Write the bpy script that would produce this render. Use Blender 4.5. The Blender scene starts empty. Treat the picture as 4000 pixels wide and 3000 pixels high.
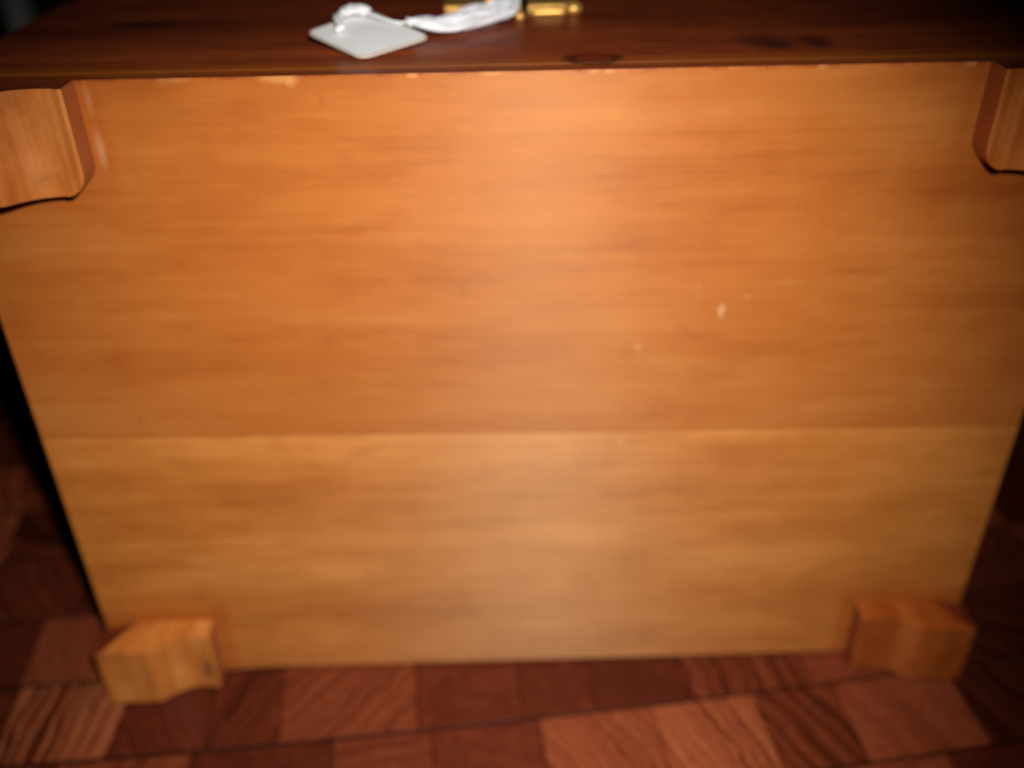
import bpy, bmesh, math, random
from mathutils import Matrix, Vector

random.seed(7)
scene = bpy.context.scene
COL = scene.collection

# ------------------------------------------------------------------ camera
W, D = 0.40, 0.281            # the box bottom: width and front-to-back depth
cam_d = bpy.data.cameras.new('camera')
cam = bpy.data.objects.new('camera', cam_d)
COL.objects.link(cam)
R = [[0.99959778, -0.02460842, -0.01409652],
     [-0.02517293, -0.54096571, -0.84066785],
     [0.01306178, 0.84068456, -0.54136758]]
CAM = Vector((-0.01426795, -0.31559297, 0.36298606))
right, down, fwd = Vector(R[0]), Vector(R[1]), Vector(R[2])
M = Matrix((right, -down, -fwd)).transposed().to_4x4()
M.translation = CAM
cam.matrix_world = M
cam_d.sensor_width = 36
cam_d.lens = 36 * 3714.85 / 4000
cam_d.clip_start = 0.01
cam_d.clip_end = 100
cam_d.dof.use_dof = True
cam_d.dof.focus_distance = 0.276
cam_d.dof.aperture_fstop = 4.4
scene.camera = cam

# ------------------------------------------------------------------ world: a dark room
world = bpy.data.worlds.new('World')
scene.world = world
world.use_nodes = True
bg = world.node_tree.nodes['Background']
bg.inputs[0].default_value = (1.0, 0.75, 0.5, 1)
bg.inputs[1].default_value = 0.0008

# ------------------------------------------------------------------ the camera's flash, up and right of the lens
fl = bpy.data.lights.new('flash', 'SPOT')
fl.energy = 10.2
fl.color = (1.0, 0.97, 0.93)
fl.shadow_soft_size = 0.006
fl.spot_size = math.radians(75)
fl.spot_blend = 1.0
flash = bpy.data.objects.new('flash', fl)
COL.objects.link(flash)
FM = M.copy()
FM.translation = Vector((0.018, -0.318, 0.412))
flash.matrix_world = FM @ Matrix.Rotation(math.radians(6.5), 4, 'Y') @ Matrix.Rotation(math.radians(-8.0), 4, 'X')

scene.view_settings.view_transform = 'Standard'
scene.view_settings.look = 'None'
scene.view_settings.exposure = 0.0
scene.view_settings.gamma = 1.0
scene.view_settings.use_curve_mapping = False
scene.render.resolution_x, scene.render.resolution_y = 1024, 768


# ------------------------------------------------------------------ node helpers
class N:
    """small wrapper that writes node graphs"""
    def __init__(self, name):
        self.m = bpy.data.materials.new(name)
        self.m.use_nodes = True
        self.t = self.m.node_tree
        self.b = self.t.nodes['Principled BSDF']

    def node(self, typ, **kw):
        n = self.t.nodes.new(typ)
        for k, v in kw.items():
            setattr(n, k, v)
        return n

    def put(self, sock, v):
        if hasattr(v, 'is_output') or isinstance(v, bpy.types.NodeSocket):
            self.t.links.new(v, sock)
        else:
            sock.default_value = v

    def math(self, op, a, b=0.0, c=0.0, clamp=False):
        n = self.node('ShaderNodeMath', operation=op, use_clamp=clamp)
        self.put(n.inputs[0], a); self.put(n.inputs[1], b); self.put(n.inputs[2], c)
        return n.outputs[0]

    def vmath(self, op, a, b=(0, 0, 0)):
        n = self.node('ShaderNodeVectorMath', operation=op)
        self.put(n.inputs[0], a); self.put(n.inputs[1], b)
        return n.outputs['Value'] if op in ('LENGTH', 'DISTANCE', 'DOT_PRODUCT') else n.outputs[0]

    def coord(self, which='Object'):
        return self.node('ShaderNodeTexCoord').outputs[which]

    def attr(self, name):
        return self.node('ShaderNodeAttribute', attribute_name=name)

    def noise(self, vec, scale, detail=3.0, rough=0.5, dist=0.0):
        n = self.node('ShaderNodeTexNoise')
        self.put(n.inputs['Vector'], vec)
        n.inputs['Scale'].default_value = scale
        n.inputs['Detail'].default_value = detail
        n.inputs['Roughness'].default_value = rough
        n.inputs['Distortion'].default_value = dist
        return n.outputs['Fac']

    def scale(self, vec, s):
        return self.vmath('MULTIPLY', vec, s)

    def ramp(self, fac, stops, interp='LINEAR'):
        n = self.node('ShaderNodeValToRGB')
        n.color_ramp.interpolation = interp
        e = n.color_ramp.elements
        while len(e) < len(stops):
            e.new(0.5)
        for el, (p, c) in zip(e, stops):
            el.position = p
            el.color = (*c, 1) if len(c) == 3 else c
        self.put(n.inputs[0], fac)
        return n.outputs[0]

    def grey(self, fac, a, b, lo=0.0, hi=1.0):
        n = self.node('ShaderNodeMapRange', clamp=True)
        self.put(n.inputs[0], fac)
        n.inputs[1].default_value, n.inputs[2].default_value = a, b
        n.inputs[3].default_value, n.inputs[4].default_value = lo, hi
        return n.outputs[0]

    def smooth(self, fac, a, b, lo=0.0, hi=1.0):
        n = self.node('ShaderNodeMapRange', clamp=True, interpolation_type='SMOOTHSTEP')
        self.put(n.inputs[0], fac)
        n.inputs[1].default_value, n.inputs[2].default_value = a, b
        n.inputs[3].default_value, n.inputs[4].default_value = lo, hi
        return n.outputs[0]

    def mix(self, fac, a, b, blend='MIX'):
        n = self.node('ShaderNodeMix', data_type='RGBA', blend_type=blend)
        self.put(n.inputs[0], fac)
        for s, v in ((n.inputs[6], a), (n.inputs[7], b)):
            self.put(s, (*v, 1) if isinstance(v, tuple) and len(v) == 3 else v)
        return n.outputs[2]

    def spot(self, vec, c, r, soft=0.5, wob=None):
        """1 inside an ellipse at c with radii r, fading to 0"""
        d = self.vmath('SUBTRACT', vec, c)
        d = self.vmath('MULTIPLY', d, tuple(1.0 / q if q else 0.0 for q in r))
        l = self.vmath('LENGTH', d)
        if wob is not None:
            l = self.math('ADD', l, wob)
        return self.smooth(l, 1.0 - soft, 1.0 + soft, 1.0, 0.0)

    def sep(self, vec):
        n = self.node('ShaderNodeSeparateXYZ')
        self.put(n.inputs[0], vec)
        return n.outputs

    def bump(self, h, strength, dist):
        n = self.node('ShaderNodeBump')
        n.inputs['Strength'].default_value = strength
        n.inputs['Distance'].default_value = dist
        self.put(n.inputs['Height'], h)
        self.put(self.b.inputs['Normal'], n.outputs[0])

    def out(self, col, rough=0.5, spec=0.5, metal=0.0):
        self.put(self.b.inputs['Base Color'], (*col, 1) if isinstance(col, tuple) and len(col) == 3 else col)
        self.put(self.b.inputs['Roughness'], rough)
        self.b.inputs['Specular IOR Level'].default_value = spec
        self.b.inputs['Metallic'].default_value = metal
        return self.m


# ------------------------------------------------------------------ materials
FOOT_IN, FOOT_OUT = 0.1497, 0.2003


def bottom_wood(name, c_dark, c_mid, c_light, seed, gloss):
    n = N(name)
    v = n.coord()
    sh = n.vmath('ADD', v, (seed * 1.7, seed * 0.3, seed * 0.9))
    fine = n.noise(n.scale(sh, (8, 9, 300)), 1.0, 4, 0.65)
    band = n.noise(n.scale(sh, (2.4, 3, 52)), 1.0, 3, 0.55, 0.15)
    blot = n.noise(n.scale(sh, (14, 15, 48)), 1.0, 4, 0.62, 0.2)
    f = n.math('MULTIPLY_ADD', band, 0.28, n.math('MULTIPLY', blot, 0.50))
    f = n.math('MULTIPLY_ADD', fine, 0.22, f)
    col = n.ramp(f, [(0.34, c_dark), (0.50, c_mid), (0.66, c_light)])
    # cross figure: faint short ripples across the grain
    rip = n.noise(n.scale(sh, (120, 60, 30)), 1.0, 2, 0.5)
    col = n.mix(n.grey(rip, 0.35, 0.7, 0.0, 0.10), col, c_light)
    # brown handling smudges with a shape of their own
    sm = n.noise(n.scale(sh, (26, 26, 60)), 1.0, 2, 0.5, 1.0)
    col = n.mix(n.smooth(sm, 0.60, 0.78, 0.0, 0.40), col, c_dark)
    # short dark pores along the grain
    po = n.noise(n.scale(sh, (70, 70, 900)), 1.0, 1, 0.5)
    col = n.mix(n.smooth(po, 0.66, 0.78, 0.0, 0.10), col, tuple(q * 0.45 for q in c_dark))
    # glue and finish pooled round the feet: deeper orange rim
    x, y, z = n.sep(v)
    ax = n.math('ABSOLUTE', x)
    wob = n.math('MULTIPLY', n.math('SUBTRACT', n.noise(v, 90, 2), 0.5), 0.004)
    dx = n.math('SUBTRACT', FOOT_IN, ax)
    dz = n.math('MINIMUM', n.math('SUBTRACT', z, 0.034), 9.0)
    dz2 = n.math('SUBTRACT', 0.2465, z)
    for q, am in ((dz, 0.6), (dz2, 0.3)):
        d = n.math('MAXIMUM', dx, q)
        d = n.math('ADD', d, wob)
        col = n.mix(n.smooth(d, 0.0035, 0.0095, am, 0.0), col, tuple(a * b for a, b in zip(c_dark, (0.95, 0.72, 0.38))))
    # pale flecks and scuffs
    flecks = [((0.0703, 0, 0.1905), (0.0011, 1, 0.0024), 2.2), ((0.0395, 0, 0.1755), (0.0010, 1, 0.0012), 0.35),
              ((0.0398, 0, 0.1730), (0.0008, 1, 0.0040), 0.22), ((0.0795, 0, 0.1960), (0.0012, 1, 0.0010), 0.30),
              ((0.0610, 0, 0.1985), (0.0008, 1, 0.0060), 0.22), ((0.0955, 0, 0.2015), (0.0060, 1, 0.0008), 0.28),
              ((0.0350, 0, 0.1305), (0.0012, 1, 0.0012), 0.40),
              ((-0.1466, 0, 0.2580), (0.0012, 1, 0.0055), 1.3), ((-0.1466, 0, 0.2745), (0.0010, 1, 0.0045), 0.7)]
    lw = n.math('MULTIPLY', n.math('SUBTRACT', n.noise(v, 700, 2), 0.5), 1.2)
    for c, r, a in flecks:
        m = n.math('MULTIPLY', n.spot(v, c, r, 0.9, lw), a * (0.6 if r[2] < 0.002 and r[0] < 0.002 else 0.22))
        col = n.mix(m, col, (0.80, 0.52, 0.26))
    for c, r, a in [((-0.1585, 0, 0.1465), (0.0010, 1, 0.0016), 0.55), ((-0.1700, 0, 0.1130), (0.0009, 1, 0.0013), 0.35),
                    ((-0.1170, 0, 0.2700), (0.0045, 1, 0.0012), 0.30), ((-0.0705, 0, 0.2720), (0.0010, 1, 0.0015), 0.4),
                    ((-0.0650, 0, 0.2530), (0.0030, 1, 0.0020), 0.22), ((-0.0270, 0, 0.2010), (0.0016, 1, 0.0022), 0.3)]:
        col = n.mix(n.math('MULTIPLY', n.spot(v, c, r, 0.8, lw), a * 0.6), col, (0.20, 0.05, 0.02))
    # chipped rim along the front edge: bare pale wood and red stain that crept over
    edge = n.noise(n.scale(v, (95, 0, 0)), 1.0, 3, 0.6)
    rim = n.math('SUBTRACT', D, z)
    red = n.math('MULTIPLY', n.smooth(rim, 0.0003, 0.0017, 1.0, 0.0), n.smooth(edge, 0.42, 0.60))
    col = n.mix(n.math('MULTIPLY', red, 0.7), col, (0.30, 0.055, 0.02))
    pal = n.math('MULTIPLY', n.smooth(rim, 0.0008, 0.0022, 1.0, 0.0), n.smooth(n.noise(n.scale(v, (60, 0, 0)), 1.0, 2, 0.5), 0.58, 0.70))
    col = n.mix(n.math('MULTIPLY', pal, 0.55), col, (0.80, 0.36, 0.12))
    for c, r, a in [((-0.0835, 0, 0.2802), (0.0055, 1, 0.0016), 0.9), ((-0.0800, 0, 0.2790), (0.0014, 1, 0.0016), 0.8), ((-0.1180, 0, 0.2806), (0.0040, 1, 0.0009), 0.6),
                    ((-0.0140, 0, 0.2806), (0.0030, 1, 0.0008), 0.7), ((0.0190, 0, 0.2805), (0.0020, 1, 0.0009), 0.6)]:
        col = n.mix(n.math('MULTIPLY', n.spot(v, c, r, 0.7, lw), a * 0.45), col, (0.78, 0.38, 0.11))
    n.bump(n.math('ADD', fine, n.math('MULTIPLY', po, 0.6)), 0.25, 0.0004)
    rg = n.math('MULTIPLY_ADD', n.math('ADD', fine, blot), 0.14, 0.45)
    n.out(col, rg, gloss)
    n.b.inputs['Specular Tint'].default_value = (1.0, 0.93, 0.64, 1)
    # the fibres run along x: gloss spreads across them
    tg = n.node('ShaderNodeCombineXYZ')
    tg.inputs[2].default_value = 1.0
    n.put(n.b.inputs['Tangent'], tg.outputs[0])
    n.b.inputs['Anisotropic'].default_value = 0.9
    return n.m


M_UPPER = bottom_wood('upper_board_wood', (0.36, 0.084, 0.012), (0.47, 0.132, 0.022), (0.54, 0.178, 0.038), 1.3, 0.55)
M_LOWER = bottom_wood('lower_board_wood', (0.44, 0.117, 0.015), (0.59, 0.188, 0.031), (0.75, 0.282, 0.066), 4.1, 1.0)


def foot_wood():
    n = N('foot_wood')
    v = n.coord()
    oi = n.node('ShaderNodeObjectInfo').outputs['Location']
    sh = n.vmath('ADD', v, n.scale(oi, (13.7, 3.1, 7.7)))
    st = n.noise(n.scale(sh, (200, 35, 9)), 1.0, 3, 0.55, 0.2)
    bl = n.noise(n.scale(sh, (60, 60, 40)), 1.0, 3, 0.6)
    f = n.math('MULTIPLY_ADD', st, 0.5, n.math('MULTIPLY', bl, 0.5))
    col = n.ramp(f, [(0.27, (0.33, 0.080, 0.013)), (0.46, (0.48, 0.138, 0.023)), (0.56, (0.56, 0.180, 0.035)), (0.70, (0.66, 0.25, 0.06))])
    dk = n.noise(n.scale(sh, (90, 90, 70)), 1.0, 2, 0.5, 0.8)
    col = n.mix(n.smooth(dk, 0.60, 0.76, 0.0, 0.22), col, (0.16, 0.045, 0.018))
    # stain from the varnished front creeping over the inner end grain
    nx = n.sep(n.node('ShaderNodeNewGeometry').outputs['True Normal'])
    endg = n.smooth(n.math('ABSOLUTE', nx[0]), 0.75, 0.95)
    col = n.mix(n.math('MULTIPLY', endg, 0.7), col, (0.28, 0.062, 0.016))
    # grime spot near the inner end
    col = n.mix(n.math('MULTIPLY', n.spot(n.node('ShaderNodeNewGeometry').outputs['Position'], (-0.1545, -0.0105, 0.0127), (0.0030, 0.02, 0.0050), 0.6, n.math('MULTIPLY', n.math('SUBTRACT', dk, 0.5), 2.5)), 0.75), col, (0.14, 0.05, 0.025))
    col = n.mix(1.0, col, n.node('ShaderNodeObjectInfo').outputs['Color'], 'MULTIPLY')
    n.bump(st, 0.3, 0.0005)
    n.out(col, n.grey(bl, 0.3, 0.7, 0.30, 0.5), 0.4)
    return n.m


M_FOOT = foot_wood()


def varnish():
    n = N('dark_red_brown_varnish')
    v = n.coord()
    st = n.noise(n.scale(v, (7, 120, 120)), 1.0, 4, 0.6, 0.3)
    wd = n.noise(n.scale(v, (3.0, 34, 34)), 1.0, 2, 0.5, 0.6)
    mo = n.noise(n.scale(v, (30, 60, 60)), 1.0, 4, 0.65, 0.6)
    f = n.math('MULTIPLY_ADD', st, 0.28, n.math('MULTIPLY_ADD', mo, 0.34, n.math('MULTIPLY', wd, 0.38)))
    col = n.ramp(f, [(0.32, (0.100, 0.018, 0.007)), (0.45, (0.190, 0.034, 0.011)), (0.57, (0.290, 0.054, 0.014)), (0.70, (0.40, 0.090, 0.016))])
    # lighter streak of sapwood along the bottom edge of the front panel
    x, y, z = n.sep(v)
    yb = n.math('MULTIPLY_ADD', n.math('SUBTRACT', n.noise(n.scale(v, (9, 0, 0)), 1.0, 2), 0.5), 0.010, y)
    b1 = n.math('MULTIPLY', n.smooth(yb, 0.001, 0.008), n.smooth(yb, 0.008, 0.020, 1.0, 0.0))
    col = n.mix(n.math('MULTIPLY', b1, 0.7), col, (0.36, 0.095, 0.010))
    # knots
    kw = n.math('MULTIPLY', n.math('SUBTRACT', n.noise(v, 260, 3), 0.5), 0.9)
    ring = n.spot(v, (0.0203, 0.0138, D), (0.0098, 0.0078, 1), 0.25, kw)
    core = n.spot(v, (0.0205, 0.0145, D), (0.0064, 0.0066, 1), 0.3, kw)
    col = n.mix(n.math('MULTIPLY', ring, 0.85), col, (0.012, 0.004, 0.003))
    col = n.mix(n.math('MULTIPLY', core, 0.9), col, (0.20, 0.030, 0.010))
    for c, r, a in [((0.0835, 0.033, D), (0.0085, 0.0110, 1), 0.7), ((0.0865, 0.027, D), (0.0045, 0.0050, 1), 0.6), ((0.1010, 0.031, D), (0.0050, 0.0090, 1), 0.8),
                    ((-0.1520, 0.080, D), (0.0150, 0.0060, 1), 0.85), ((-0.1250, 0.082, D), (0.030, 0.0045, 1), 0.6)]:
        col = n.mix(n.math('MULTIPLY', n.spot(v, c, r, 0.6, kw), a * 0.85), col, (0.030, 0.010, 0.008))
    n.bump(st, 0.08, 0.0004)
    n.out(col, n.grey(wd, 0.3, 0.7, 0.34, 0.46), 0.25)
    return n.m


M_VARN = varnish()


def simple(name, c, rough, metal=0.0, spec=0.5, nscale=80, var=0.25, bump=0.0):
    n = N(name)
    v = n.coord()
    f = n.noise(v, nscale, 3, 0.6)
    col = n.mix(n.grey(f, 0.3, 0.7), tuple(q * (1 - var) for q in c), tuple(min(1, q * (1 + var)) for q in c))
    if bump:
        n.bump(f, bump, 0.0005)
    return n.out(col, n.grey(f, 0.3, 0.7, rough * 0.8, min(1, rough * 1.2)), spec, metal)


M_BRASS = simple('lacquered_brass', (0.92, 0.50, 0.12), 0.40, 0.65, nscale=160, var=0.15)
M_BRASS_DARK = simple('brass_painted_recess_shade', (0.05, 0.035, 0.02), 0.5, 0.6)  # brass made near-black, the recess shade put into its colour
M_CARD = simple('white_tag_card', (0.93, 0.93, 0.92), 0.8, nscale=60, var=0.03)
M_CARD_EDGE = simple('tag_card_edge', (0.62, 0.50, 0.40), 0.8, nscale=90, var=0.06)
M_STRING = simple('white_cotton_string', (0.88, 0.88, 0.91), 0.9, nscale=900, var=0.10, bump=0.4)
M_GREY = simple('grey_paint', (0.42, 0.43, 0.40), 0.7, nscale=20, var=0.08)


def block_wood():
    n = N('end_grain_block_wood')
    v = n.coord()
    ring = n.attr('ring').outputs['Vector']        # ring centre x, y and rings per metre
    tint = n.attr('tint').outputs['Vector']        # light share, ring contrast, redness
    rx, ry, rf = n.sep(ring)
    li, co, rd = n.sep(tint)
    x, y, z = n.sep(v)
    w1 = n.noise(n.vmath('ADD', v, ring), 55, 3, 0.6)
    w2 = n.noise(n.vmath('ADD', v, ring), 260, 3, 0.6)
    px = n.math('SUBTRACT', x, rx)
    py = n.math('SUBTRACT', y, ry)
    r = n.math('SQRT', n.math('ADD', n.math('MULTIPLY', px, px), n.math('MULTIPLY', py, py)))
    r = n.math('ADD', r, n.math('MULTIPLY', n.math('SUBTRACT', w1, 0.5), 0.010))
    rr = n.math('MULTIPLY', r, rf)
    cv = n.node('ShaderNodeCombineXYZ')
    n.put(cv.inputs[0], rr); n.put(cv.inputs[1], rx); n.put(cv.inputs[2], ry)
    vary = n.noise(cv.outputs[0], 0.55, 2, 0.6)
    ph = n.math('FRACT', n.math('MULTIPLY_ADD', vary, 2.6, rr))
    # early wood pale, rising to a dark late-wood line that stops sharply
    band = n.math('MULTIPLY', n.smooth(ph, 0.22, 0.70), n.smooth(ph, 0.88, 1.0, 1.0, 0.0))
    band = n.math('MULTIPLY', band, n.grey(w2, 0.30, 0.60, 0.5, 1.0))
    band = n.math('MULTIPLY', band, n.grey(vary, 0.36, 0.62, 0.25, 1.0))
    band = n.math('MULTIPLY', band, n.grey(w1, 0.35, 0.55, 0.35, 1.0))
    li = n.math('MULTIPLY_ADD', n.math('SUBTRACT', li, 0.5), 1.6, 0.50)
    shade = n.math('SUBTRACT', li, n.math('MULTIPLY', band, n.math('MULTIPLY', co, 0.9)))
    shade = n.math('ADD', shade, n.math('MULTIPLY', n.math('SUBTRACT', w2, 0.5), 0.35))
    shade = n.math('ADD', shade, n.math('MULTIPLY', n.math('SUBTRACT', w1, 0.5), 0.30))
    col = n.ramp(shade, [(0.0, (0.042, 0.0064, 0.0024)), (0.35, (0.115, 0.0190, 0.0065)), (0.65, (0.255, 0.0560, 0.0195)), (1.0, (0.450, 0.1350, 0.0480))])
    col = n.mix(rd, col, n.mix(1.0, col, (1.0, 0.86, 0.95), 'MULTIPLY'))
    # open pores
    po = n.noise(v, 1500, 1, 0.5)
    col = n.mix(n.smooth(po, 0.62, 0.72, 0.0, 0.5), col, (0.035, 0.007, 0.003))
    n.bump(n.math('ADD', n.math('MULTIPLY', band, -1.0), n.math('MULTIPLY', po, -0.4)), 0.25, 0.0004)
    return n.out(col, n.grey(w2, 0.3, 0.7, 0.34, 0.55), 0.35)


M_BLOCK = block_wood()
M_SLAB = simple('dark_glue_and_slab', (0.020, 0.006, 0.003), 0.9, nscale=50, spec=0.1)


# ------------------------------------------------------------------ mesh helpers
def link(name, bm, mats, parent=None, smooth=False):
    me = bpy.data.meshes.new(name)
    bmesh.ops.recalc_face_normals(bm, faces=bm.faces[:])
    bm.to_mesh(me)
    bm.free()
    for m in (mats if isinstance(mats, (list, tuple)) else [mats]):
        me.materials.append(m)
    if smooth:
        for p in me.polygons:
            p.use_smooth = True
    o = bpy.data.objects.new(name, me)
    COL.objects.link(o)
    o.parent = parent
    return o


def empty(name, loc=(0, 0, 0)):
    o = bpy.data.objects.new(name, None)
    o.location = loc
    o.empty_display_size = 0.02
    COL.objects.link(o)
    return o


def tag(o, label, cat, group=None):
    o['label'] = label
    o['category'] = cat
    if group:
        o['group'] = group


def box(bm, a, b, bev=0.0, seg=1, mat=0):
    r = bmesh.ops.create_cube(bm, size=1.0)
    vs = r['verts']
    for v in vs:
        v.co = Vector([(a[i] + b[i]) / 2 + v.co[i] * (b[i] - a[i]) for i in range(3)])
    fs = {f for v in vs for f in v.link_faces}
    for f in fs:
        f.material_index = mat
    if bev:
        es = list({e for v in vs for e in v.link_edges})
        bmesh.ops.bevel(bm, geom=es, offset=bev, segments=seg, affect='EDGES', profile=0.5)


def prism(bm, pts, a, b, bev=0.0, seg=2):
    """outline pts (x, y) from z=a to z=b"""
    lo = [bm.verts.new((x, y, a)) for x, y in pts]
    hi = [bm.verts.new((x, y, b)) for x, y in pts]
    k = len(pts)
    f = [bm.faces.new(lo[::-1]), bm.faces.new(hi)]
    for i in range(k):
        f.append(bm.faces.new((lo[i], lo[(i + 1) % k], hi[(i + 1) % k], hi[i])))
    if bev:
        es = list({e for q in f[:2] for e in q.edges})
        bmesh.ops.bevel(bm, geom=es, offset=bev, segments=seg, affect='EDGES', profile=0.5)
    return f


def tube(bm, pts, rad, n=10, closed=False):
    pts = [Vector(p) for p in pts]
    rings = []
    up = Vector((0.13, 0.2, 1)).normalized()
    k = len(pts)
    for i, p in enumerate(pts):
        a = pts[(i - 1) % k] if (closed or i) else p
        b = pts[(i + 1) % k] if (closed or i < k - 1) else p
        t = (b - a).normalized()
        s = t.cross(up).normalized()
        u = s.cross(t)
        r = rad[i] if isinstance(rad, (list, tuple)) else rad
        rings.append([bm.verts.new(p + (s * math.cos(q) + u * math.sin(q)) * r) for q in [2 * math.pi * j / n for j in range(n)]])
    for i in range(k if closed else k - 1):
        A, Bq = rings[i], rings[(i + 1) % k]
        for j in range(n):
            bm.faces.new((A[j], A[(j + 1) % n], Bq[(j + 1) % n], Bq[j]))
    if not closed:
        bm.faces.new(rings[0][::-1]); bm.faces.new(rings[-1])


def spline(pts, n=8):
    """Catmull-Rom through pts"""
    P = [Vector(p) for p in pts]
    P = [P[0] * 2 - P[1]] + P + [P[-1] * 2 - P[-2]]
    out = []
    for i in range(1, len(P) - 2):
        for k in range(n):
            t = k / n
            a, b, c, d = P[i - 1:i + 3]
            out.append(0.5 * ((2 * b) + (c - a) * t + (2 * a - 5 * b + 4 * c - d) * t * t + (3 * b - a - 3 * c + d) * t ** 3))
    out.append(P[-2])
    return out


def ball(bm, c, r, sx=1, sy=1, sz=1, u=14, v=9):
    q = bmesh.ops.create_uvsphere(bm, u_segments=u, v_segments=v, radius=r)
    for w in q['verts']:
        w.co = Vector((w.co.x * sx, w.co.y * sy, w.co.z * sz)) + Vector(c)


# ------------------------------------------------------------------ the table of end-grain blocks
TOP = -0.0006
table = empty('butcher_block_table', (0, 0.25, -0.04))
tag(table, 'dark red-brown table top of end-grain wood blocks under the box', 'table')
TOFF = Vector((0, 0.25, -0.04))


def seam(x):                      # y of the long glue line that runs in front of the box
    return -0.0331 + 0.0955 * x + 0.10 * x * x


ROW = 0.0442
# the rows in front, read from the photograph: block ends (x at the glue line) and
# for each block: ring centre (relative to its middle), rings per metre, lightness, contrast, redness
ROWS = {
    0: [(-0.2420, None),
        (-0.1905, (0.16, -0.01, 150, 0.72, 0.95, 0.0)),
        (-0.1500, (0.2, 0.1, 170, 0.40, 0.25, 0.3)),
        (-0.1175, (0.15, -0.05, 110, 0.42, 0.50, 0.2)),
        (-0.0547, (-0.15, 0.12, 240, 0.56, 0.45, 0.2)),
        (-0.0065, (0.03, 0.2, 70, 0.44, 0.10, 0.5)),
        (0.0270, (0.3, 0.1, 80, 0.42, 0.15, 0.5)),
        (0.0700, (0.3, 0.3, 60, 0.36, 0.12, 0.3)),
        (0.1295, (-0.25, -0.05, 120, 0.50, 0.60, 0.2)),
        (0.1690, (0.1, 0.3, 70, 0.56, 0.15, 0.4)),
        (0.2150, (0.2, 0.2, 90, 0.40, 0.40, 0.2)),
        (0.2700, (0.1, 0.2, 110, 0.36, 0.50, 0.0))],
    -1: [(-0.2700, None),
         (-0.2100, (0.05, 0.1, 120, 0.45, 0.4, 0.2)),
         (-0.1510, (0.10, -0.02, 90, 0.55, 0.30, 0.2)),
         (-0.0890, (0.10, 0.12, 60, 0.36, 0.25, 0.3)),
         (-0.0450, (-0.05, 0.3, 150, 0.50, 0.25, 0.4)),
         (0.0038, (0.1, 0.4, 80, 0.45, 0.10, 0.6)),
         (0.0560, (-0.09, -0.05, 230, 0.66, 0.40, 0.2)),
         (0.1045, (-0.115, -0.055, 190, 0.74, 0.62, 0.2)),
         (0.1430, (-0.2, -0.12, 110, 0.50, 0.50, 0.1)),
         (0.1995, (-0.3, -0.15, 45, 0.62, 0.18, 0.3)),
         (0.2480, (-0.2, -0.1, 90, 0.36, 0.5, 0.0))],
}


def add_block(q, props):
    """q: four (x, y) corners; one end-grain block with eased edges"""
    cx = sum(p[0] for p in q) / 4
    cy = sum(p[1] for p in q) / 4
    bm = bmesh.new()
    gx, gy = 0.00028, 0.0011
    dz = TOP - 0.0002 - random.random() * 0.0005
    e = 0.00015
    def inset(p, k):
        d = Vector((cx - p[0], cy - p[1]))
        return (p[0] + math.copysign(gx + k, d.x), p[1] + math.copysign(gy + k, d.y))
    lev = [(0.0, -0.0300), (0.0, dz - e), (e, dz)]
    rings = [[bm.verts.new((*inset(p, k), z)) for p in q] for k, z in lev]
    bm.faces.new(rings[0][::-1]); bm.faces.new(rings[-1])
    for a, b in zip(rings, rings[1:]):
        for i in range(4):
            bm.faces.new((a[i], a[(i + 1) % 4], b[(i + 1) % 4], b[i]))
    for v in bm.verts:
        v.co -= TOFF
    o = link('block', bm, M_BLOCK, table)
    me = o.data
    rx, ry, rf, li, co, rd = props
    ra = me.attributes.new('ring', 'FLOAT_VECTOR', 'POINT')
    ta = me.attributes.new('tint', 'FLOAT_VECTOR', 'POINT')
    for i in range(len(me.vertices)):
        ra.data[i].vector = (cx + rx - TOFF.x, cy + ry - TOFF.y, rf)
        ta.data[i].vector = (li, co, rd)
    return o


def rnd_props():
    a = random.uniform(0, 6.28)
    r = random.choice((0.03, 0.08, 0.15, 0.3))
    return (r * math.cos(a), r * math.sin(a), random.uniform(60, 180), random.uniform(0.34, 0.66), random.uniform(0.1, 0.8), random.uniform(0, 0.5))


nb = 0
for k in range(-2, 10):
    cuts = ROWS.get(k)
    if cuts is None:
        x = -0.455 + random.uniform(-0.02, 0.02)
        cuts = [(x, None)]
        while x < 0.44:
            x += random.uniform(0.040, 0.058)
            cuts.append((x, rnd_props()))
    else:
        cuts = list(cuts)
        x = cuts[0][0]
        left = []
        while x > -0.44:
            left.append((x, rnd_props()))
            x -= random.uniform(0.042, 0.056)
        first = [(x, None)] + left[::-1]
        cuts = first + cuts[1:]
        x = cuts[-1][0]
        while x < 0.44:
            x += random.uniform(0.042, 0.056)
            cuts.append((x, rnd_props()))
    tilt = 0.098
    for (x0, _), (x1, pr) in zip(cuts, cuts[1:]):
        def pt(x, kk):
            y = seam(x) + ROW * kk
            return (x - tilt * ROW * (kk - k) * 0.9, y)
        add_block([pt(x0, k), pt(x1, k), pt(x1, k + 1), pt(x0, k + 1)], pr)
        nb += 1
print('blocks', nb)
bm = bmesh.new()
box(bm, (-0.47, -0.165, -0.040), (0.47, 0.43, TOP - 0.0011), 0.0005)
for v in bm.verts:
    v.co -= TOFF
link('glue_bed', bm, M_SLAB, table)

# ------------------------------------------------------------------ the wooden box, lying on its back
H = 0.190                # height of the closed box (runs away from the camera)
LID = 0.128              # where the lid starts
T = 0.011
chest = empty('wooden_box', (0, 0, 0))
tag(chest, 'dark varnished wooden box lying on its back, pale orange underside with four small feet', 'box')


def zs(x):
    return 0.1358 - 0.0152 * x


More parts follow.
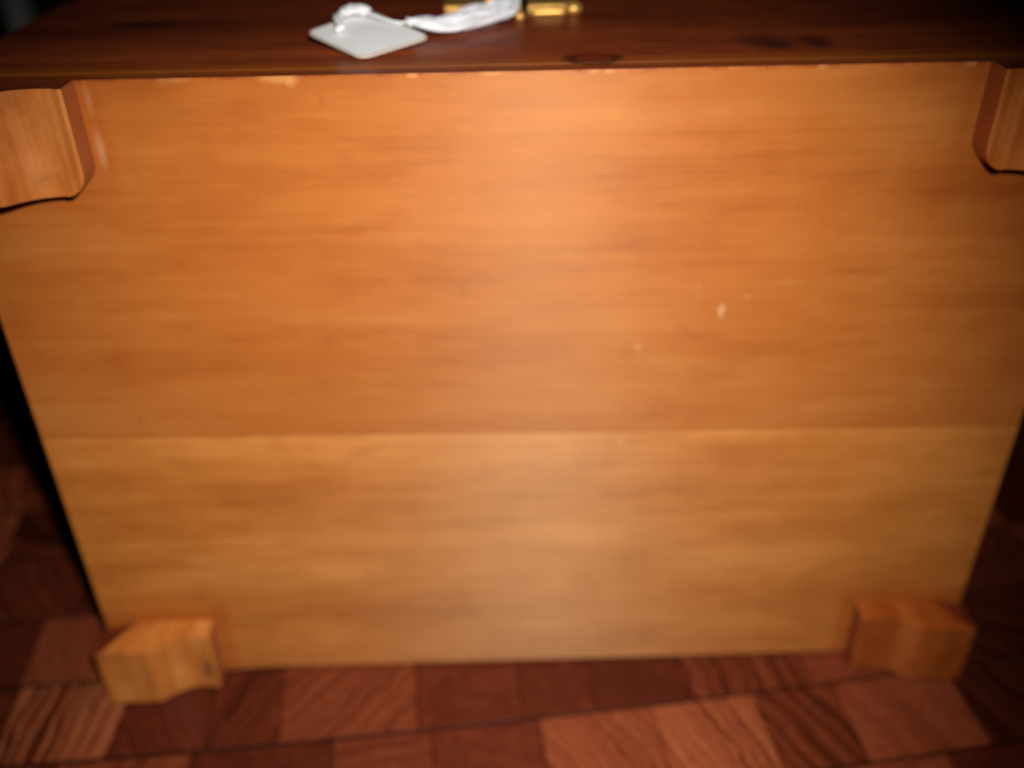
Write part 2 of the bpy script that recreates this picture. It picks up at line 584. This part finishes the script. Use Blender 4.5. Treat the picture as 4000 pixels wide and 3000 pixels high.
def board(name, outline_top, outline_bot, mat, ease_top, ease_bot):
    """bottom board: outlines are z(x) functions; front face at y = 0"""
    bm = bmesh.new()
    xs = [-W / 2 + W * i / 160 for i in range(161)]
    ring = [(x, outline_bot(x)) for x in xs] + [(x, outline_top(x)) for x in reversed(xs)]
    lv = []
    for y, ins in ((T * 0.8, 0.0), (0.0005, 0.0), (0.0, 0.0005)):
        row = []
        for i, (x, z) in enumerate(ring):
            low = i < len(xs)
            zz = z if (y < 0.0003 or low or ease_top < 0.5) else D - 0.0002
            z = zz
            row.append(bm.verts.new((x * (1 - ins / (W / 2)), y, z + (ins * ease_bot if low else -ins * ease_top))))
        lv.append(row)
    n = len(ring)
    for a, b in zip(lv, lv[1:]):
        for i in range(n):
            bm.faces.new((a[i], a[(i + 1) % n], b[(i + 1) % n], b[i]))
    m = len(xs)
    for row in (lv[0], lv[-1]):
        for i in range(m - 1):
            bm.faces.new((row[i], row[i + 1], row[n - 2 - i], row[n - 1 - i]))
    bmesh.ops.recalc_face_normals(bm, faces=bm.faces[:])
    for f in bm.faces:           # the outer edges carry the dark varnish
        c = f.calc_center_median()
        if f.normal.y > -0.5 and (abs(c.x) > W / 2 - 0.0004 and abs(f.normal.x) > 0.6 or c.z > D - 0.001 and f.normal.z > 0.8):
            f.material_index = 1
    return link(name, bm, [mat, M_VARN], chest)


rw = random.Random(3)
wav = [(rw.uniform(0.00001, 0.00005), rw.uniform(90, 900), rw.uniform(0, 6)) for _ in range(9)]
chips = [(-0.1105, 0.004, 0.0005), (-0.0835, 0.007, 0.0007), (-0.145, 0.002, 0.0004), (0.018, 0.004, 0.0004), (0.062, 0.003, 0.0005), (0.12, 0.006, 0.0004), (-0.03, 0.003, 0.0005)]


def front_edge(x):
    z = D - 0.0001 + sum(a * math.sin(f * x + p) for a, f, p in wav)
    for c, w, d in chips:
        z -= d * math.exp(-((x - c) / w) ** 2)
    return min(z, D)


o = board('bottom_board', front_edge, lambda x: zs(x) + 0.00012, M_UPPER, 1.0, 0.1)
o['label'] = 'wider orange bottom board on the clasp side'
o = board('bottom_board', lambda x: zs(x) - 0.00012, lambda x: 0.0, M_LOWER, 0.1, 1.0)
o['label'] = 'paler yellow bottom board resting on the table'

y0 = T * 0.8


def panel(name, a, b, bev=0.0008):
    bm = bmesh.new()
    box(bm, a, b, bev, 2)
    return link(name, bm, M_VARN, chest)


panel('front_panel', (-W / 2, y0 + 0.00005, D - T), (W / 2, LID, D - 0.0001), 0.0002)
panel('back_panel', (-W / 2, y0, 0.0), (W / 2, LID, T))
panel('side_panel', (-W / 2, y0, T + 0.0002), (-W / 2 + T, LID, D - T - 0.0002))
panel('side_panel', (W / 2 - T, y0, T + 0.0002), (W / 2, LID, D - T - 0.0002))
bm = bmesh.new()
box(bm, (-W / 2, LID + 0.0008, 0.0), (W / 2, H, D), 0.004, 3)
link('lid', bm, M_VARN, chest)


# -------- feet
PROF = [(0.0000, 0.0), (0.0, 0.0055), (0.0, 0.0110), (0.0012, 0.0114), (0.0035, 0.0106), (0.0070, 0.0102), (0.0110, 0.0105), (0.0150, 0.0115),
        (0.0185, 0.0133), (0.0215, 0.0155), (0.0238, 0.0175), (0.0252, 0.0184), (0.0268, 0.0187), (0.0380, 0.0187), (0.0490, 0.0186), (0.0503, 0.0174), (0.0503, 0.0)]


def foot(side, z0, z1, rear, seed, tone):
    rr = random.Random(seed)
    bm = bmesh.new()
    n = 14
    r = 0.0085
    secs = []
    for i in range(n + 1):
        t = i / n
        t = t ** 1.6 if not rear else t
        z = z0 + (z1 - z0) * t
        xm = 0.0
        if not rear and z - z0 < r:         # inner corner of a front foot is rounded over
            s = z - z0
            xm = (r - math.sqrt(max(0, r * r - (r - s) ** 2))) * 0.85
        sec = []
        for x, h in PROF:
            xx = max(x, xm + x * 0.02)
            if x == 0.0 and h == 0.0:
                h = -0.0
            sec.append(bm.verts.new((side * (FOOT_IN + xx), -h, z)))
        secs.append(sec)
    k = len(PROF)
    for a, b in zip(secs, secs[1:]):
        for j in range(k):
            bm.faces.new((a[j], a[(j + 1) % k], b[(j + 1) % k], b[j]))
    bm.faces.new(secs[0][::-1]); bm.faces.new(secs[-1])
    bmesh.ops.remove_doubles(bm, verts=bm.verts[:], dist=1e-6)
    bmesh.ops.recalc_face_normals(bm, faces=bm.faces[:])
    for f in bm.faces:
        c = f.calc_center_median()
        if f.normal.x * side > 0.8 and abs(c.x) > FOOT_OUT - 0.001:
            f.material_index = 1
        if (not rear and f.normal.z > 0.8) or (rear and f.normal.z < -0.8):
            f.material_index = 1
    if rear:
        # slanting cut across the outer corner that faces the clasp side, stained dark
        p0 = Vector((side * 0.1845, 0.0, z1))
        p1 = Vector((side * 0.2003, 0.0, z1 - 0.0035))
        p2 = Vector((side * 0.1965, -0.0187, z1 - 0.0001))
        nn = (p1 - p0).cross(p2 - p0).normalized()
        if nn.x * side < 0:
            nn = -nn
        q = bmesh.ops.bisect_plane(bm, geom=bm.verts[:] + bm.edges[:] + bm.faces[:], plane_co=p0, plane_no=nn, clear_outer=True)
        es = [e for e in q['geom_cut'] if isinstance(e, bmesh.types.BMEdge)]
        res = bmesh.ops.edgeloop_fill(bm, edges=es)
        for f in res['faces']:
            f.material_index = 1
    o = link('foot', bm, [M_FOOT, M_VARN], chest)
    # grain offset per foot: move the origin
    off = Vector((side * FOOT_IN, 0, z0))
    for v in o.data.vertices:
        v.co -= off
    o.location = off
    o.color = (*tone, 1)
    bv = o.modifiers.new('eased_edges', 'BEVEL')
    bv.width = 0.0005
    bv.segments = 2
    bv.limit_method = 'ANGLE'
    bv.angle_limit = math.radians(40)
    return o


foot(-1, 0.2455, 0.2812, False, 1, (1.0, 0.95, 0.95))
foot(1, 0.2476, 0.2812, False, 2, (1.0, 0.9, 0.85))
foot(-1, 0.0002, 0.0340, True, 3, (1.22, 1.36, 1.45))
foot(1, 0.0002, 0.0342, True, 4, (0.80, 0.62, 0.52))

# -------- brass clasp on the front
FZ = D
clasp = empty('clasp', (0, 0.095, FZ))
clasp.parent = chest


def cl(name, bm, mat=M_BRASS, smooth=False):
    off = Vector((0, 0.095, FZ))
    for v in bm.verts:
        v.co -= off
    return link(name, bm, mat, clasp, smooth)


bm = bmesh.new()                                    # left wing of the catch plate
prism(bm, [(-0.0335, 0.0975), (-0.0325, 0.0955), (-0.0120, 0.0955), (-0.0105, 0.0975), (-0.0105, 0.118), (-0.0335, 0.118)], FZ - 0.0005, FZ + 0.0016, 0.0005)
cl('wing_plate', bm)
bm = bmesh.new()                                    # right wing
prism(bm, [(0.0015, 0.0930), (0.0205, 0.0930), (0.0215, 0.0945), (0.0215, 0.118), (0.0015, 0.118)], FZ - 0.0005, FZ + 0.0020, 0.0005)
cl('wing_plate', bm)
bm = bmesh.new()                                    # bar along the lower edge of the right wing
tube(bm, spline([(0.0022, 0.0822, FZ + 0.0012), (0.0090, 0.0818, FZ + 0.0014), (0.0155, 0.0820, FZ + 0.0014)], 4), 0.0014, 12)
cl('catch_bar', bm, smooth=True)
bm = bmesh.new()
ball(bm, (0.0190, 0.0845, FZ + 0.0022), 0.0030, 1.2, 1.1, 0.85)
cl('knob', bm, smooth=True)
bm = bmesh.new()                                    # staple: an upright loop the string is tied to
tube(bm, spline([(-0.0045, 0.104, FZ - 0.001), (-0.0046, 0.104, FZ + 0.004), (-0.0044, 0.0975, FZ + 0.0065), (-0.0036, 0.086, FZ + 0.0062), (-0.0030, 0.0790, FZ + 0.0042), (-0.0028, 0.0765, FZ + 0.0016), (-0.0028, 0.0765, FZ - 0.001)], 6), 0.0012, 10)
cl('staple', bm, smooth=True)
bm = bmesh.new()
ball(bm, (-0.0028, 0.0752, FZ + 0.0014), 0.0021, 1, 1, 0.9)
cl('pin', bm, smooth=True)
bm = bmesh.new()
ball(bm, (-0.0145, 0.1010, FZ + 0.0030), 0.0028, 1.1, 1, 0.8)
cl('rivet', bm, smooth=True)
bm = bmesh.new()
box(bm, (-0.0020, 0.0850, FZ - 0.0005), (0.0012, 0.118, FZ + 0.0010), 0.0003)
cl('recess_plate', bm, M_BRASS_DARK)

# ------------------------------------------------------------------ the price tag tied to the clasp
ptag = empty('price_tag', (-0.06, 0.045, D))
tag(ptag, 'blank white square card tag on a twisted white string tied to the brass clasp', 'price tag')
TO = Vector((-0.06, 0.045, D))
L_, B_, R_, T_ = Vector((-0.0806, 0.0403)), Vector((-0.0582, 0.0162)), Vector((-0.0352, 0.0336)), Vector((-0.0596, 0.0600))


def rounded(poly, r, n=6):
    out = []
    k = len(poly)
    for i in range(k):
        p, a, b = poly[i], poly[i - 1], poly[(i + 1) % k]
        u, v = (a - p).normalized(), (b - p).normalized()
        s, e = p + u * r, p + v * r
        for j in range(n + 1):
            t = j / n
            out.append(s * (1 - t) ** 2 + p * 2 * t * (1 - t) + e * t * t)
    return out


def card(poly, z):
    return [(p.x, p.y) for p in poly]


bm = bmesh.new()
pts = rounded([L_, B_, R_, T_], 0.0045)
fs = prism(bm, card(pts, 0), D + 0.0005, D + 0.0010, 0.0)
for f in fs[2:]:
    f.material_index = 1
mid = sum((Vector(p) for p in pts), Vector((0, 0))) / len(pts)
for v in bm.verts:                                  # the card curls up a little towards the string
    v.co.z += (v.co.y - 0.0165) * 0.155
    v.co -= TO
link('card', bm, [M_CARD, M_CARD_EDGE], ptag)
# cream rim of the card
bm = bmesh.new()
inner = [Vector(p) + (mid - Vector(p)).normalized() * 0.0010 for p in pts]
n = len(pts)
for i in range(n):
    j = (i + 1) % n
    bm.faces.new([bm.verts.new((p.x, p.y, D + 0.00112 + (p.y - 0.0165) * 0.155)) for p in (pts[i], pts[j], inner[j], inner[i])])
bmesh.ops.remove_doubles(bm, verts=bm.verts[:], dist=1e-7)
for v in bm.verts:
    v.co -= TO
link('card_rim', bm, M_CARD_EDGE, ptag)


def strand(path, rad, turns, off, ph):
    """a string of two twisted plies along a path"""
    bm = bmesh.new()
    P = spline(path, 14)
    for k in range(2):
        q = []
        for i, p in enumerate(P):
            t = (P[min(i + 1, len(P) - 1)] - P[max(i - 1, 0)]).normalized()
            s = t.cross(Vector((0, 0, 1))).normalized()
            u = s.cross(t)
            a = ph + k * math.pi + turns * 2 * math.pi * i / len(P)
            q.append(p + (s * math.cos(a) + u * math.sin(a)) * off)
        tube(bm, q, rad, 8)
    for v in bm.verts:
        v.co -= TO
    return link('string', bm, M_STRING, ptag, True)


Z = D
strand([(-0.0675, 0.0365, Z + 0.0062), (-0.0690, 0.0430, Z + 0.0074), (-0.0692, 0.0490, Z + 0.0082), (-0.0672, 0.0535, Z + 0.0088), (-0.0630, 0.0525, Z + 0.0092), (-0.0600, 0.0512, Z + 0.0092)], 0.0012, 1.3, 0.0007, 0.3)
strand([(-0.0680, 0.0500, Z + 0.0088), (-0.0655, 0.0550, Z + 0.0096), (-0.0620, 0.0535, Z + 0.0098), (-0.0585, 0.0515, Z + 0.0092)], 0.0010, 1.0, 0.0006, 0.3)
PATH = [(-0.0585, 0.0505, 0.0090), (-0.0509, 0.0478, 0.0078), (-0.0436, 0.0467, 0.0062), (-0.0383, 0.0492, 0.0045), (-0.0327, 0.0497, 0.0034), (-0.0261, 0.0502, 0.0032), (-0.0196, 0.0550, 0.0035), (-0.0129, 0.0635, 0.0038), (-0.0065, 0.0735, 0.0045), (-0.0040, 0.0820, 0.0085)]
rs = random.Random(11)
def thread(path, rad):
    bm = bmesh.new()
    tube(bm, spline(path, 8), rad, 6)
    for v in bm.verts:
        v.co -= TO
    link('string', bm, M_STRING, ptag, True)


thread([(-0.0605, 0.0512, Z + 0.0090), (-0.0540, 0.0480, Z + 0.0074), (-0.0480, 0.0452, Z + 0.0064), (-0.0430, 0.0462, Z + 0.0060), (-0.0380, 0.0495, Z + 0.0045)], 0.0005)
for k in range(6):                                  # a loose hank of several strands
    dx, dy, dz = rs.uniform(-0.001, 0.001), rs.uniform(-0.002, 0.015), rs.uniform(0.0, 0.002)
    st = rs.choice((2, 2, 3, 3, 4))
    q = []
    for i, (x, y, z) in enumerate(PATH[st:]):
        bulge = math.sin(math.pi * i / (len(PATH) - st - 1))
        q.append((x + dx + rs.uniform(-0.0008, 0.0008), y + dy * bulge + rs.uniform(-0.0012, 0.0012), Z + z + dz * bulge))
    strand(q, rs.uniform(0.0008, 0.0012), rs.uniform(1.0, 2.6), rs.uniform(0.0005, 0.0009), rs.uniform(0, 6))
strand([(-0.0310, 0.0680, Z + 0.0022), (-0.0265, 0.0750, Z + 0.0030), (-0.0200, 0.0800, Z + 0.0036), (-0.0140, 0.0830, Z + 0.0042), (-0.0090, 0.0850, Z + 0.0052), (-0.0046, 0.0870, Z + 0.0085)], 0.0012, 1.4, 0.0008, 2.0)
strand([(-0.0120, 0.0670, Z + 0.0030), (-0.0085, 0.0680, Z + 0.0040), (-0.0055, 0.0720, Z + 0.0045), (-0.0060, 0.0790, Z + 0.0060), (-0.0085, 0.0860, Z + 0.0065)], 0.0013, 1, 0.0008, 0.5)
bm = bmesh.new()                                    # knot over the staple
ball(bm, (-0.0072, 0.0810, Z + 0.0048), 0.0038, 1.25, 1.1, 0.8)
for v in bm.verts:
    v.co += Vector((random.uniform(-1, 1), random.uniform(-1, 1), random.uniform(-1, 1))) * 0.0003 - TO
link('knot', bm, M_STRING, ptag, True)

# ------------------------------------------------------------------ a dim grey post in the dark behind the box
post = empty('grey_post', (-0.448, 0.62, -0.30))
tag(post, 'dim grey upright post in the darkness behind the left end of the box', 'post')
bm = bmesh.new()
prism(bm, [(-0.009, -0.009), (0.009, -0.009), (0.009, 0.009), (-0.009, 0.009)], 0.0, 0.72, 0.003)
link('shaft', bm, M_GREY, post)
bm = bmesh.new()
box(bm, (-0.03, -0.03, -0.02), (0.03, 0.03, -0.0005), 0.004, 2)
link('foot_plate', bm, M_GREY, post)
